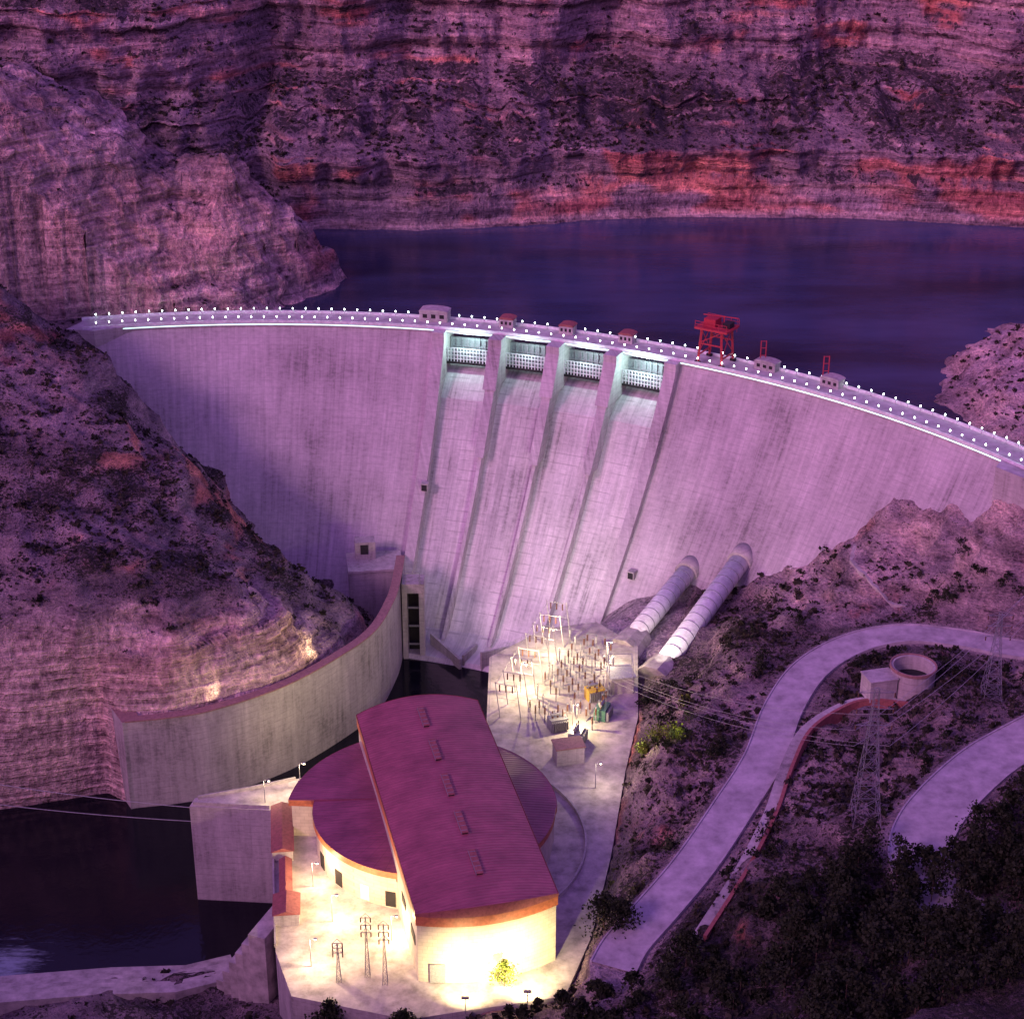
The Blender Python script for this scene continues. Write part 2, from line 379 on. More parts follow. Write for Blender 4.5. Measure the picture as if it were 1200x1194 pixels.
xs=np.r_[-3000,-2000,-1300,-900,-650,-500,-400,-340,-300,-270,-250,np.arange(-235,215,1.25),218,225,235,250,275,310,360,440,600,900,1500,3000]
ys=np.r_[-3000,-1500,-600,-200,0,100,160,200,230,250,265,280,290,np.arange(297,860,1.25),864,870,880,900,940,1000,1500,3200]
gx,gy=np.meshgrid(xs,ys,indexing='ij')
gz=np.zeros(gx.shape)
for i in range(n): gz+=sol[i]*np.hypot(gx-X[i,0],gy-X[i,1])
gz+=sol[n]+sol[n+1]*gx/300+sol[n+2]*gy/300
gz=np.clip(gz,-10,420)
def catmull(P,k=8):
    P=[np.array(p,float) for p in P];P=[2*P[0]-P[1]]+P+[2*P[-1]-P[-2]];o=[]
    for i in range(1,len(P)-2):
        for j in range(k):
            t=j/k;o.append(.5*((2*P[i])+(-P[i-1]+P[i+1])*t+(2*P[i-1]-5*P[i]+4*P[i+1]-P[i+2])*t*t+(-P[i-1]+3*P[i]-3*P[i+1]+P[i+2])*t**3))
    o.append(P[-2]);return np.array(o)
roadA=catmull([(230,500,64),(200,508,60),(168,517,58),(151,525,57.5),(132,529.5,57),(114,524,56),(97.6,509,55),(85.7,486.5,54),(76,458.7,53),(64.4,435,52),(50.9,409,51),(38.9,390,50),(30,377,49),(26,368,48.6)])
roadB=catmull([(230,490,72),(180,468,68),(149,449,65),(132,433,65),(114.5,409.5,65),(108,390,65),(111,372,66),(125,350,70)])
inr=inside(river,gx,gy);dr=dpoly(river,gx,gy);sdr=np.where(inr,-dr,dr)
insl=inside(slab,gx,gy);ds=dpoly(slab,gx,gy);sds=np.where(insl,-ds,ds)
rr=np.hypot(gx-CX,gy-CY)
dwall=dpoly([(-137,523),(-127,509),(-100,518),(-79,533),(-60,555),(-50,574),(-44,596),(-42,612)],gx,gy,False)
wt=sstep(2,14,sds)*sstep(1,10,sdr)
apr=sstep(0,8,gx)*sstep(70,60,gx-(gy-600)*.25)*sstep(538,552,gy)*(gx>0)
drd=np.full(gx.shape,1e9);zr=np.zeros(gx.shape)
for Pth,hw in ((roadA,6.0),(roadB,8.0)):
    for p in Pth:
        d=np.hypot(gx-p[0],gy-p[1])-hw;m_=d<drd;drd=np.where(m_,d,drd);zr=np.where(m_,p[2],zr)
wn=wt*sstep(0,12,drd)*sstep(1,7,dwall)*(1-.85*apr)
rg=ridged(gx/46,gy/46,gz*0+.3,5)
gz=gz+wn*(fbm(gx/38,gy/38,gz*0,4)*4.5+(rg-.45)*6)
prom=sstep(-75,-100,gx)*sstep(695,715,gy)
gz=gz+prom*wn*(blk(ridged(gx/26,gy/34,gz/80,4)-.4,3)*6+(ridged(gx/60,gy/60,gz*0,3)-.4)*6)
zz=gz+fbm(gx/40,gy/40,gz*0+4,2)*2
# limestone ledge above the training wall: steep banded face with small steps
led=sstep(66,58,gz+fbm(gx/25,gy/25,gz*0,3)*5)*(gx<-58)*sstep(585,560,gy)*sstep(505,510,gy)
gz=gz+led*wn*(1.1*np.tanh(3*np.sin(2*np.pi*zz/8.))+.4*np.sin(2*np.pi*zz/3.3))
gz=gz+wn*(.35*np.sin(2*np.pi*zz/6.1)+.8*np.sin(2*np.pi*zz/15.))
gz=gz+wn*(fbm(gx/7,gy/7,gz*0+8,3)*.8+blk(fbm(gx/13,gy/13,gz*0+5,3),3)*1.1)
lowc=sstep(60,50,gx)*(gx>20)*(gy>400)*(gy<520)
gz=gz+lowc*wn*blk(ridged(gx/12,gy/16,gz*0,3)-.4,4)*5
t=sstep(0,7,drd);gz=np.where(drd<7,(zr-.45)*(1-t)+gz*t,gz)
gz=np.where(sds<0,np.minimum(gz,31),gz)
gz=np.where((sds>=0)&(sds<5)&(gx>5)&(gy<575),np.minimum(gz,34.6+sds*1.2),gz)
gz=np.where((sds>=0)&(sds<9)&(gy<400)&(gx<20)&(gx>-60),np.minimum(gz,34.0+sds*.3),gz)
tr=sstep(-2.5,1.5,sdr);gz=np.where(sdr<1.5,-8*(1-tr)+gz*tr,gz)
gz=np.where((rr>323)&(rr<342)&(gx>-160)&(gx<160),np.minimum(gz,97),gz)
gz=np.where((rr>318)&(rr<345)&(gy>560),np.minimum(gz,104.2),gz)
gz=np.where(gy>862,60,gz)
dis=wn*(1.2+prom*1.9+led*.8)
hx=gx+dis*blk(fbm(gx/11,gy/11,gz/7,3),3);hy=gy+dis*blk(fbm(gx/11+9,gy/11,gz/7,3),3)
gr=np.gradient(gz,xs,ys);slope=np.hypot(gr[0],gr[1]);nz=1/np.sqrt(1+slope**2)
def lerp(a,b,t): return a*(1-t[...,None])+b*t[...,None]
def C3(*c): return np.array(c)
def minerals(x,y,z,nz,sfreq,style):
    st=np.clip(.5+.6*fbm(x*.006,y*.006,z*sfreq,5),0,1)
    big=np.clip(.5+.6*fbm(x/55,y/55,z/40,3),0,1)
    rock=lerp(C3(.12,.095,.12),C3(.44,.34,.35),np.clip(.7*st+.3*big,0,1))
    pk=sstep(.12,.45,fbm(x/45,y/45,z/22+5,3)+style['pink'])
    rock=lerp(rock,lerp(C3(.28,.10,.10),C3(.66,.30,.22),st),pk*sstep(.85,.55,nz))
    pale=style['pale'];rock=lerp(rock,C3(.62,.46,.41)*(.50+.70*st[...,None]),pale)
    soil=lerp(C3(.15,.12,.125),C3(.33,.26,.26),big)
    c=lerp(rock,soil,sstep(.62,.88,nz)*.75*(1-.8*style.get('bare',0)))
    v=.5+.6*fbm(x/26,y/26,z/20+2,4)+style['veg']
    v=v*(.35+.65*sstep(.45,.75,nz))-.12*pale
    return np.concatenate([c*style.get('gain',1),np.clip(v,0,1)[...,None]],-1)
pale=np.clip(prom*.8*sstep(.97,.8,nz)+led*.8,0,1)
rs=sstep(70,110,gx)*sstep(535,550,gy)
pale=np.maximum(pale,.8*rs*sstep(.25,-.1,fbm(gx/20,gy/20,gz*0,3)))
pale=np.maximum(pale,.4*sstep(40,60,gx)*sstep(400,420,gy)*sstep(.1,-.2,fbm(gx/14,gy/14,gz*0+6,3)))
pale=np.maximum(pale,.5*sstep(150,170,gx)*sstep(570,600,gy))
pale=np.maximum(pale,1.0*(gy>700)*sstep(101.5,100,gz))
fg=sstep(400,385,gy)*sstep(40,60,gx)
lh=sstep(-60,-90,gx)*sstep(520,560,gy)*(1-led)*(1-prom)
col=minerals(hx,hy,gz,nz,.16,dict(pink=-.08+.30*prom+.1*led,pale=pale,veg=.16-.4*prom-.3*rs+.3*fg-.45*led+.10*lh,bare=led))
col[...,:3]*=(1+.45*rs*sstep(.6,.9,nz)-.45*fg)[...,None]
pc=np.concatenate([np.broadcast_to(C3(.42,.37,.36),gx.shape+(3,)),np.zeros(gx.shape+(1,))],-1)
ap=np.clip(apr,0,1)[...,None];col=col*(1-ap)+pc*ap
rl=sstep(3,0,drd)[...,None];col=col*(1-rl)+rl*np.concatenate([np.broadcast_to(C3(.30,.25,.26),gx.shape+(3,)),np.full(gx.shape+(1,),.2)],-1)
nx,ny=gx.shape;idx=np.arange(nx*ny).reshape(nx,ny)
F=np.stack([idx[:-1,:-1],idx[1:,:-1],idx[1:,1:],idx[:-1,1:]],-1).reshape(-1,4)
def fastmesh(name,V,F,mat,smooth=True,col=None):
    me=bpy.data.meshes.new(name);V=np.asarray(V,np.float32);F=np.asarray(F,np.int32);k=F.shape[1]
    me.vertices.add(len(V));me.vertices.foreach_set('co',V.ravel())
    me.loops.add(F.size);me.loops.foreach_set('vertex_index',F.ravel())
    me.polygons.add(len(F));me.polygons.foreach_set('loop_start',np.arange(0,F.size,k,dtype=np.int32))
    me.polygons.foreach_set('loop_total',np.full(len(F),k,dtype=np.int32))
    me.materials.append(mat);me.update(calc_edges=True)
    me.polygons.foreach_set('use_smooth',np.full(len(F),smooth))
    if col is not None:
        ca=me.color_attributes.new('Col','FLOAT_COLOR','POINT');ca.data.foreach_set('color',np.ascontiguousarray(col.reshape(-1,4),dtype=np.float32).ravel())
    return link(bpy.data.objects.new(name,me))
gt=fastmesh('ground_terrain',np.stack([hx,hy,gz],-1).reshape(-1,3),F,M_terr,True,col)
gt.data.materials.append(M_cliff)
fm=(((prom>.5)&(nz<.8))|(led>.5)).astype(np.int32);fm=fm[:-1,:-1].reshape(-1)
gt.data.polygons.foreach_set('material_index',fm)
from bisect import bisect_right
def hgt(x,y):
    i=min(max(bisect_right(xs,x)-1,0),nx-2);j=min(max(bisect_right(ys,y)-1,0),ny-2)
    u=(x-xs[i])/(xs[i+1]-xs[i]);v=(y-ys[j])/(ys[j+1]-ys[j])
    return gz[i,j]*(1-u)*(1-v)+gz[i+1,j]*u*(1-v)+gz[i,j+1]*(1-u)*v+gz[i+1,j+1]*u*v
# far canyon wall
fx=np.r_[-2500,-1500,-900,-650,-520,np.arange(-430,470,1.5),520,650,900,1500,2500]
prf=[(-3,84),(0,97),(4,99.5),(9,112),(13,131),(30,138),(52,149),(78,159),(84,171),(88,200),(102,206),(107,246),(122,252),(130,300),(152,312),(165,345),(260,360),(2300,420)]
pr=[prf[0]]
for a,b in zip(prf[:-2],prf[1:-1]):
    L=math.hypot(b[0]-a[0],b[1]-a[1]);k=max(1,int(L/1.4))
    for j in range(1,k+1): pr.append((a[0]+(b[0]-a[0])*j/k,a[1]+(b[1]-a[1])*j/k))
pr.append(prf[-1]);pr=np.array(pr)
y0=np.interp(fx,[-2500,-430,-200,-150,-110,-92,-47,8,44,87,174,254,330,600,2500],[700,780,840,856,868,871,868,877,888,893,890,874,850,780,600])
FX=np.repeat(fx[:,None],len(pr),1);O=np.repeat(pr[None,:,0],len(fx),0);Z=np.repeat(pr[None,:,1],len(fx),0)
up=sstep(99,125,Z)
stretch=1+.4*fbm(FX/120,Z*0,Z*0+3,2)
left=sstep(-95,-150,FX)
O2=O*np.clip(stretch,.5,1.6)*(1-.45*left)
O2+=up*(fbm(FX/60,Z/90,Z*0,5)*11- (ridged(FX/38,Z/150,Z*0+5,4)-.4)*12)
O2+=up*blk(fbm(FX/13,Z/18,O/20,3),4)*3.6+(1-up)*fbm(FX/14,Z*0,Z*0+2,3)*2
O2-=up*(blk(ridged(FX/11,Z/70,Z*0+1,3)-.4,4))*3.0
zw=Z+fbm(FX/120,O*0,Z*0,2)*3
sq=lambda a:np.tanh(2.5*np.sin(a))
O2+=up*(1.1*sq(2*np.pi*zw/9)+.6*sq(2*np.pi*zw/4.1+1)+2.2*sq(2*np.pi*zw/23))
O2+=20*np.exp(-((FX+128)/9)**2)*up
Z2=Z+up*fbm(FX/25,O/25,Z*0+7,4)*2.0+up*sstep(18,35,O)*sstep(82,70,O)*(ridged(FX/24,O/60,Z*0,4)-.4)*7
V=np.stack([FX,y0[:,None]+O2,Z2],-1)
a,b=FX.shape;idx=np.arange(a*b).reshape(a,b);FF=np.stack([idx[:-1,:-1],idx[1:,:-1],idx[1:,1:],idx[:-1,1:]],-1).reshape(-1,4)
dY=np.gradient(V[...,1],axis=1);dZ=np.gradient(V[...,2],axis=1);nzf=np.abs(dY)/np.sqrt(dY**2+dZ**2+1e-6)
pinkz=.38*sstep(142,118,Z)*(.3+.7*sstep(20,60,FX))-.10*sstep(140,160,Z)+.16*sstep(-120,-160,FX)
palec=np.maximum(.6*sstep(103,99.5,Z),.5*sstep(.1,.5,fbm(FX/60,O*0,Z/12+4,3))*sstep(.8,.6,nzf))
cc=minerals(V[...,0],V[...,1]*.2,V[...,2],nzf,.13,dict(pink=pinkz,pale=palec,veg=.14+.2*sstep(20,35,O)*sstep(90,70,O)-.5*sstep(108,100,Z),gain=1.0))
fastmesh('canyon_cliff',V.reshape(-1,3),FF,M_cliff,True,cc);CV=V
# ---------------------------------------------------------------- water
pts=[pol(333,t) for t in np.arange(103,30,-1.)]
poly=pts+[(230,600),(900,640),(2000,900),(-2000,900),(-900,800),(-260,740)]
mkobj('reservoir_water',[(p[0],p[1],98) for p in poly],[tuple(range(len(poly)-1,-1,-1))],[M_lake])
mkobj('river_water',[(-1500,300,0),(40,380,0),(40,650,0),(-70,650,0),(-1500,560,0)],[(0,1,2,3,4)],[M_riv])
# ---------------------------------------------------------------- platform, walls
mb=MB(M_conc,M_slab,M_rust);mb.prism(slab,-12,35,0,1)
mb.obj('powerhouse_platform')
def ribbon(mb,path,hw,dz=0,i=0,thick=0):
    V=[];P=np.array(path);T=np.gradient(P[:,:2],axis=0);T/=np.linalg.norm(T,axis=1)[:,None];N=np.c_[-T[:,1],T[:,0]]
    for p,nn in zip(P,N):
        V.append((p[0]+nn[0]*hw,p[1]+nn[1]*hw,p[2]+dz));V.append((p[0]-nn[0]*hw,p[1]-nn[1]*hw,p[2]+dz))
    mb.add(V,[(2*k,2*k+1,2*k+3,2*k+2) for k in range(len(P)-1)],i)
def wallpath(mb,path,off,w,h0,h1,i=0,it=None):
    P=np.array(path);T=np.gradient(P[:,:2],axis=0);T/=np.linalg.norm(T,axis=1)[:,None];N=np.c_[-T[:,1],T[:,0]];V=[]
    for p,nn in zip(P,N):
        for o,h in ((off-w/2,h0),(off+w/2,h0),(off+w/2,h1),(off-w/2,h1)):
            V.append((p[0]+nn[0]*o,p[1]+nn[1]*o,p[2]+h))
    n=len(P);F=[]
    for k in range(n-1):
        for j in range(4): F.append((4*k+j,4*k+(j+1)%4,4*k+4+(j+1)%4,4*k+4+j))
    F+=[(0,1,2,3),(4*n-1,4*n-2,4*n-3,4*n-4)];mb.add(V,F,i)
mb=MB(M_road);ribbon(mb,roadA,6,0);wallpath(mb,roadA,6.1,.5,-1.5,.7);wallpath(mb,roadA,-6.1,.4,-1.5,.35);mb.obj('mountain_road')
mb=MB(M_road);ribbon(mb,roadB,8.0,0);wallpath(mb,roadB,8.1,.4,-1.5,.4);wallpath(mb,roadB,-8.1,.4,-1.5,.4);mb.obj('access_road')
tp=catmull([(124,580,0),(121,569,0),(126,556,0),(136,546,0)],6);tp[:,2]=[hgt(p[0],p[1])+.3 for p in tp]
mb=MB(M_slab);wallpath(mb,tp,0,1.5,-2,0);mb.obj('footpath')
tw=catmull([(-129,511.5,34),(-114,514.5,34),(-100.5,519.5,34),(-79.3,534.5,34),(-61.5,556,34),(-51,574,34),(-46,596,34),(-44.5,612,34),(-44,634,34)],6)
mb=MB(M_conc,M_cop);wallpath(mb,tw,0,3.0,-46,0,0);wallpath(mb,tw,0,3.4,.004,.45,1)
mb.prism([(-138,524),(-129.5,509.5),(-124,512),(-131,526)],-12,34.3,0,1)
mb.obj('river_training_wall')
mb=MB(M_conc,M_dark,M_steel,M_rust)
mb.box((-55,641,12),(21,16,31),0,R(8));mb.box((-60,632.6,24),(2.4,.4,2.6),1,R(8));mb.box((-55,641,28),(22,17,1.0),0,R(8))
mb.box((-59,645,32),(8,6,8),0,R(8));mb.box((-59,641.8,33),(3,.3,4),1,R(8))
mb.obj('outlet_building')
mb=MB(M_conc,M_dark,M_steel)
mb.box((-41.5,616,12),(2,8,40),0);mb.box((-35,616,12),(2,8,40),0);mb.box((-38.2,616,31),(8.6,8.4,4),0);mb.box((-38.2,618,10),(4.4,1,38),1)
mb.beam((-41,612,33),(-41,612,38),.3,2);mb.beam((-35.5,612,33),(-35.5,612,38),.3,2);mb.beam((-41,612,38),(-35.5,612,38),.4,2)
for z in (6,14,22): mb.box((-38.2,613.5,z),(4.4,.5,.7),2)
mb.obj('sluice_gate_tower')
mb=MB(M_conc)
for p,q,h in (((-32,622),(-20,604),6),((-19,606),(-14,618),5),((-12,603),(2,612),8),((2,612),(6,600),7)):
    wallpath(mb,[(*p,0),((p[0]+q[0])/2,(p[1]+q[1])/2,-.8),(*q,-1.6)],0,1.0,-8,h)
mb.obj('stilling_basin_walls')
for th_,z in ((76.9,50),(58.0,33)):
    m=MB(M_dark,M_conc);pr_=4.0 if abs(th_-T0)<1 else 1.2;x,y=pol(prof(z)-pr_,th_);rz=R(th_-90)
    m.box((x,y,z),(2.8,3,3.2),1,rz);x,y=pol(prof(z)-pr_-1.55,th_);m.box((x,y,z-.2),(2.2,.1,2.6),0,rz);m.obj('gallery_door')
def pipe(p,q,r,name):
    m=MB(M_white,M_conc,M_steel);p=Vector(p);q=Vector(q);m.tube(p,q,r,r,28,0)
    d=(q-p);L=d.length;d.normalize();k=int(L/5)
    for j in range(1,k+1):
        c=p+d*(L*j/(k+1));m.tube(c-d*.16,c+d*.16,r+.1,r+.1,28,2)
    m.tube(p-d*6,p+d*1,r+.9,r+.9,28,1)
    o=m.obj(name,False)
    for pl in o.data.polygons: pl.use_smooth=len(pl.vertices)==4
pipe((67,612,38),(44.5,571,33),3.7,'penstock')
pipe((86,605,46),(54.5,550,34.5),3.9,'penstock')
mb=MB(M_slab);mb.tube((46,574,31),(39.5,562,29.5),5.5,7.5,10,0);mb.tube((56,553,32),(49,541,30),5.8,8,10,0)
mb.obj('penstock_anchor_block')
# ---------------------------------------------------------------- powerhouse
root=link(bpy.data.objects.new('powerhouse',None));root.location=(-18,432,0);root.rotation_euler=(0,0,R(13.2))
HW=18.8
def yf(x): return -50-4*(1-(x/HW)**2)
def yb(x): return 50+3*(1-(x/HW)**2)
def zt(x): return 57+2.6*(1-(x/HW)**2)
N=16;xsn=[-HW+2*HW*k/N for k in range(N+1)]
V=[]
for x in xsn:
    for j in range(41):
        t=j/40;V.append((x*1.02,(yf(x)-.6)*(1-t)+(yb(x)+.6)*t,zt(x)+.35))
F=[(i*41+j,(i+1)*41+j,(i+1)*41+j+1,i*41+j+1) for i in range(N) for j in range(40)]
mkobj('roof',V,F,[M_roof],smooth=True,parent=root)
ring=[(x,yf(x)) for x in xsn]+[(x,yb(x)) for x in xsn[::-1]]
def band(sc,z0,z1fn,name,mat):
    V=[];n=len(ring)
    for x,y in ring:
        V.append((x*sc,y*(1+(sc-1)*.4),z0));V.append((x*sc,y*(1+(sc-1)*.4),z1fn(x)))
    mkobj(name,V,[(2*k,2*((k+1)%n),2*((k+1)%n)+1,2*k+1) for k in range(n)],[mat],parent=root)
band(1.0,35,lambda x:zt(x)-.1,'walls',M_brick)
band(1.022,53.6,lambda x:zt(x)+.36,'fascia',M_fasc)
band(1.03,56.7,lambda x:zt(x)+.45,'eaves_gutter',M_rust)
m=MB(M_roof,M_dark,M_rust,M_steel)
for y in (40,21,2,-17,-36):
    m.box((0,y,60.2),(1.5,10.5,.5),1);m.box((0,y,60.55),(1.9,11,.2),2);m.box((-.95,y,60.3),(.12,11,.6),3)
    for j in range(5): m.box((0,y-4.4+j*2.2,60.68),(1.7,.16,.08),3)
o=m.obj('roof_skylights');o.parent=root
m=MB(M_steel,M_dark,M_fasc)
m.box((-14,-52.0,38.2),(4,.4,6),0,R(-12))
for y in (-44,-30,-16): m.box((-18.9,y,46),(.2,6,3),1);m.box((18.9,y,48),(.2,6,2.4),1)
o=m.obj('doors_and_windows');o.parent=root
rt=link(bpy.data.objects.new('round_hall',None));rt.location=(-25,442,0)
def rad(a):
    a=a%360
    if a<95: return 37.5
    if a<176: return 40.5
    if a<268: return 33
    return 37
As=[];a=0
while a<360: As.append(a);a+=3
for s_ in (95,176,268): As+= [s_-.01,s_]
As=sorted(set(As));pt=[(rad(a)*math.cos(R(a)),rad(a)*math.sin(R(a))) for a in As];n=len(pt)
V=[(0,0,50.5)]+[(x*1.02,y*1.02,47.6) for x,y in pt];mkobj('roof',V,[(0,k+1,(k+1)%n+1) for k in range(n)],[M_roofr],parent=rt)
for nm,s1,z0,z1,mt in (('walls',1,35,47.4,M_brick),('fascia',1.022,45.6,47.62,M_fasc)):
    V=[];[V.extend([(x*s1,y*s1,z0),(x*s1,y*s1,z1)]) for x,y in pt]
    mkobj(nm,V,[(2*k,2*((k+1)%n),2*((k+1)%n)+1,2*k+1) for k in range(n)],[mt],parent=rt)
m=MB(M_white,M_dark)
for a in (205,222,240,254): m.box((33.05*math.cos(R(a)),33.05*math.sin(R(a)),38),(3,.3,5),1 if a!=240 else 0,R(a+90))
o=m.obj('doors');o.parent=rt
mb=MB(M_conc);arc=[(-25+47*math.cos(R(a)),442+47*math.sin(R(a)),35) for a in range(-62,42,4)];wallpath(mb,arc,0,.6,0,1.3);mb.obj('curved_parapet_wall')
mb=MB(M_conc,M_rust)
for (x0,y0_,x1,y1,w,h) in ((-70,456,-67,432,6,3.2),(-63.5,412,-62.5,402,7,3.6),(-66,430,-64,414,3,2.2)):
    d=Vector((x1-x0,y1-y0_,0)).normalized();nn=Vector((-d.y,d.x,0));a=Vector((x0,y0_,35));b=Vector((x1,y1,35))
    q=[a-nn*w/2,a+nn*w/2,b+nn*w/2,b-nn*w/2];mb.prism([(v.x,v.y) for v in q],35,35+h,0)
    u=Vector((0,0,h+.05));t=Vector((0,0,h+1.3));e=nn*(w/2+.4)
    mb.add([a-e+u,a+e+u,b+e+u,b-e+u,a+t,b+t],[(0,4,5,3),(1,2,5,4),(0,1,4),(3,5,2)],1)
mb.obj('red_roofed_shed')
mb=MB(M_conc,M_rust)
for q in ([(-98,461,35),(-86,460,35),(-74.3,459.0,35)],[(-72.9,458,35),(-69,425,35),(-64.6,393,35)],[(-97,464,35),(-82,469,35),(-68,474.5,35)]): wallpath(mb,q,0,.5,0,1.1,0)
mb.obj('platform_parapet')
mb=MB(M_slab)
for k in range(9):
    mb.box((-66-2.6*k,412+1.6*k,15-3.5*k*.9),(5.2,26-k,36-3.4*k),0,R(-22))
mb.obj('concrete_bank_stairs')
mb=MB(M_slab)
for k in range(6):
    wallpath(mb,[(-230,419-3.2*k,0),(-151,420-3.2*k,0),(-119,424-3.2*k,0),(-97,425-3.2*k,0),(-84,430-3.2*k,0)],0,3.3,-4,1.4+1.2*k)
mb.obj('stepped_riverbank')
# ---------------------------------------------------------------- switchyard
mb=MB(M_gal,M_cer,M_steel)
A0=Vector((-4,512,35));A1=Vector((14,569,35))
for k in range(8):
    p=A0.lerp(A1,k/7);q=p+Vector((7,-2.2,0));h=13+random.random()*2
    for v in (p,q):
        mb.tube(v,v+Vector((-1.6,0,h)),.2,.14,6,0)
    mb.beam(p+Vector((-1.5,0,h-.6)),q+Vector((-1.5,0,h-.6)),.24,0)
    mb.beam(p+Vector((-.8,0,h*.55)),q+Vector((-.8,0,h*.55)),.16,0)
    for j in range(3):
        c=p.lerp(q,.2+.3*j)+Vector((-1.5,0,h-1));mb.tube(c,c-Vector((0,0,2.4)),.24,.24,6,1)
for k in range(7):
    p=A0.lerp(A1,k/7)+Vector((-1.5,0,12.5));q=A0.lerp(A1,(k+1)/7)+Vector((-1.5,0,12.5));mb.beam(p,q,.16,0)
mb.obj('switchyard_gantry')
mb=MB(M_steel,M_cer,M_gal)
for r_ in range(8):
    for k in range(13):
        b=A0.lerp(A1,(k+.5)/13.5)+Vector((8+r_*3.1,-3-r_*1.0,0))
        if random.random()<.15 or b.x>36: continue
        h=1.8+random.random()*1.6
        mb.box((b.x,b.y,35+h/2),(.4,.4,h),0)
        for j in range(5): mb.tube((b.x,b.y,35+h+j*.5),(b.x,b.y,35+h+j*.5+.3),.36,.28,7,1 if (r_+k)%3 else 2)
        mb.tube((b.x,b.y,35+h+2.5),(b.x,b.y,35+h+3.0),.2,.42,7,0)
        if k%3==0: mb.beam((b.x,b.y,38+h),(b.x+3.1,b.y-1,38+h),.12,0)
        if k%2==0: mb.beam((b.x,b.y,38+h),(b.x+1.4,b.y+4.3,38.4+h),.09,0)
mb.obj('switchgear_insulators')
def transformer(x,y,mm,rz):
    m=MB(mm,M_steel,M_cer);c,s_=math.cos(rz),math.sin(rz);m.box((x,y,37.2),(6,4,4.2),0,rz)
    for k in range(9):
        a=-2.6+k*.65;m.box((x+a*c+2.5*s_,y+a*s_-2.5*c,37),(.18,1.1,3.4),1,rz)
    for a in (-1.8,0,1.8): m.tube((x+a*c,y+a*s_,39.3),(x+a*c,y+a*s_,42),.35,.15,8,2)
    m.tube((x-2.4*c,y-2.4*s_,40.6),(x+1*c,y+1*s_,40.6),.6,.6,10,1);m.obj('power_transformer')
transformer(28,524,M_yel,R(20));transformer(21,497,M_steel,R(70));transformer(30,512,M_grn,R(70));transformer(15,505,M_steel,R(20))
m=MB(M_conc,M_dark,M_gal);m.box((37,531,38),(8,8,6),0,R(10));m.box((37,531,41.2),(9,9,.5),2,R(10));m.box((36.3,526.9,37.5),(3,.1,4),1,R(10))
for a in (-4,4):
    for b in (-4,4): m.beam((37+a,531+b,35),(37+a,531+b,46),.35,2)
for b in (-4,4): m.beam((33,531+b,46),(41,531+b,46),.35,2);m.beam((37+b,527,46),(37+b,535,46),.35,2)
m.obj('relay_building')
m=MB(M_conc,M_cop,M_dark);m.box((18,486,38),(9,6,6),0,R(13));m.box((18,486,41.2),(9.8,6.8,.4),1,R(13));m.box((17,482.9,37),(1.6,.3,3),2,R(13));m.box((20.5,483.7,38.3),(1.8,.3,1.4),2,R(13));m.obj('control_hut')
mb=MB(M_steel)
fp=[(41.3,512),(44.2,560),(30.5,577),(12,572),(-7.2,551.5),(-7.7,506)]
for a,b in zip(fp[:-1],fp[1:]):
    L=math.hypot(b[0]-a[0],b[1]-a[1]);k=int(L/3)
    for j in range(k+1):
        x=a[0]+(b[0]-a[0])*j/k;y=a[1]+(b[1]-a[1])*j/k;mb.beam((x,y,35),(x,y,37.2),.12)
    for z in (35.9,36.6,37.2): mb.beam((*a,z),(*b,z),.07)
mb.obj('switchyard_fence')
# ---------------------------------------------------------------- tank, retaining wall, pylons
z0=hgt(126,489);m=MB(M_conc,M_cop,M_dark);n=32
for r0_,r1_,h0,h1,i in ((7,6.2,-2,8,0),(7.35,6.9,7.4,8.4,1)):
    V=[];
    for k in range(n):
        a=2*math.pi*k/n
        for r_,h in ((r0_,h0),(r0_,h1),(r1_,h1),(r1_,h0)): V.append((126+r_*math.cos(a),489+r_*math.sin(a),z0+h))
    m.add(V,[(4*k+j,4*((k+1)%n)+j,4*((k+1)%n)+(j+1)%4,4*k+(j+1)%4) for k in range(n) for j in range(4)],i)
m.tube((126,489,z0+3),(126,489,z0+3.2),6.3,6.3,32,2);m.obj('surge_tank')
m=MB(M_conc,M_cop,M_dark);m.box((115,486,z0+2.5),(9,7,7),0,R(15));m.box((115,486,z0+6.2),(9.6,7.6,.4),0,R(15));m.box((114,482.3,z0+2),(2,.1,3),2,R(15));m.obj('pump_house')
rw=catmull([(150,486,59),(130,478,59),(113,482,58),(104,480,57),(91.4,468,56),(83,449,55),(75.5,427,54),(64.5,402,53),(50,374,52)],6)
m=MB(M_rust,M_conc);wallpath(m,rw,0,1.0,-5,2.0,0);wallpath(m,rw,-2.2,3,-6,.6,1);m.obj('retaining_wall')
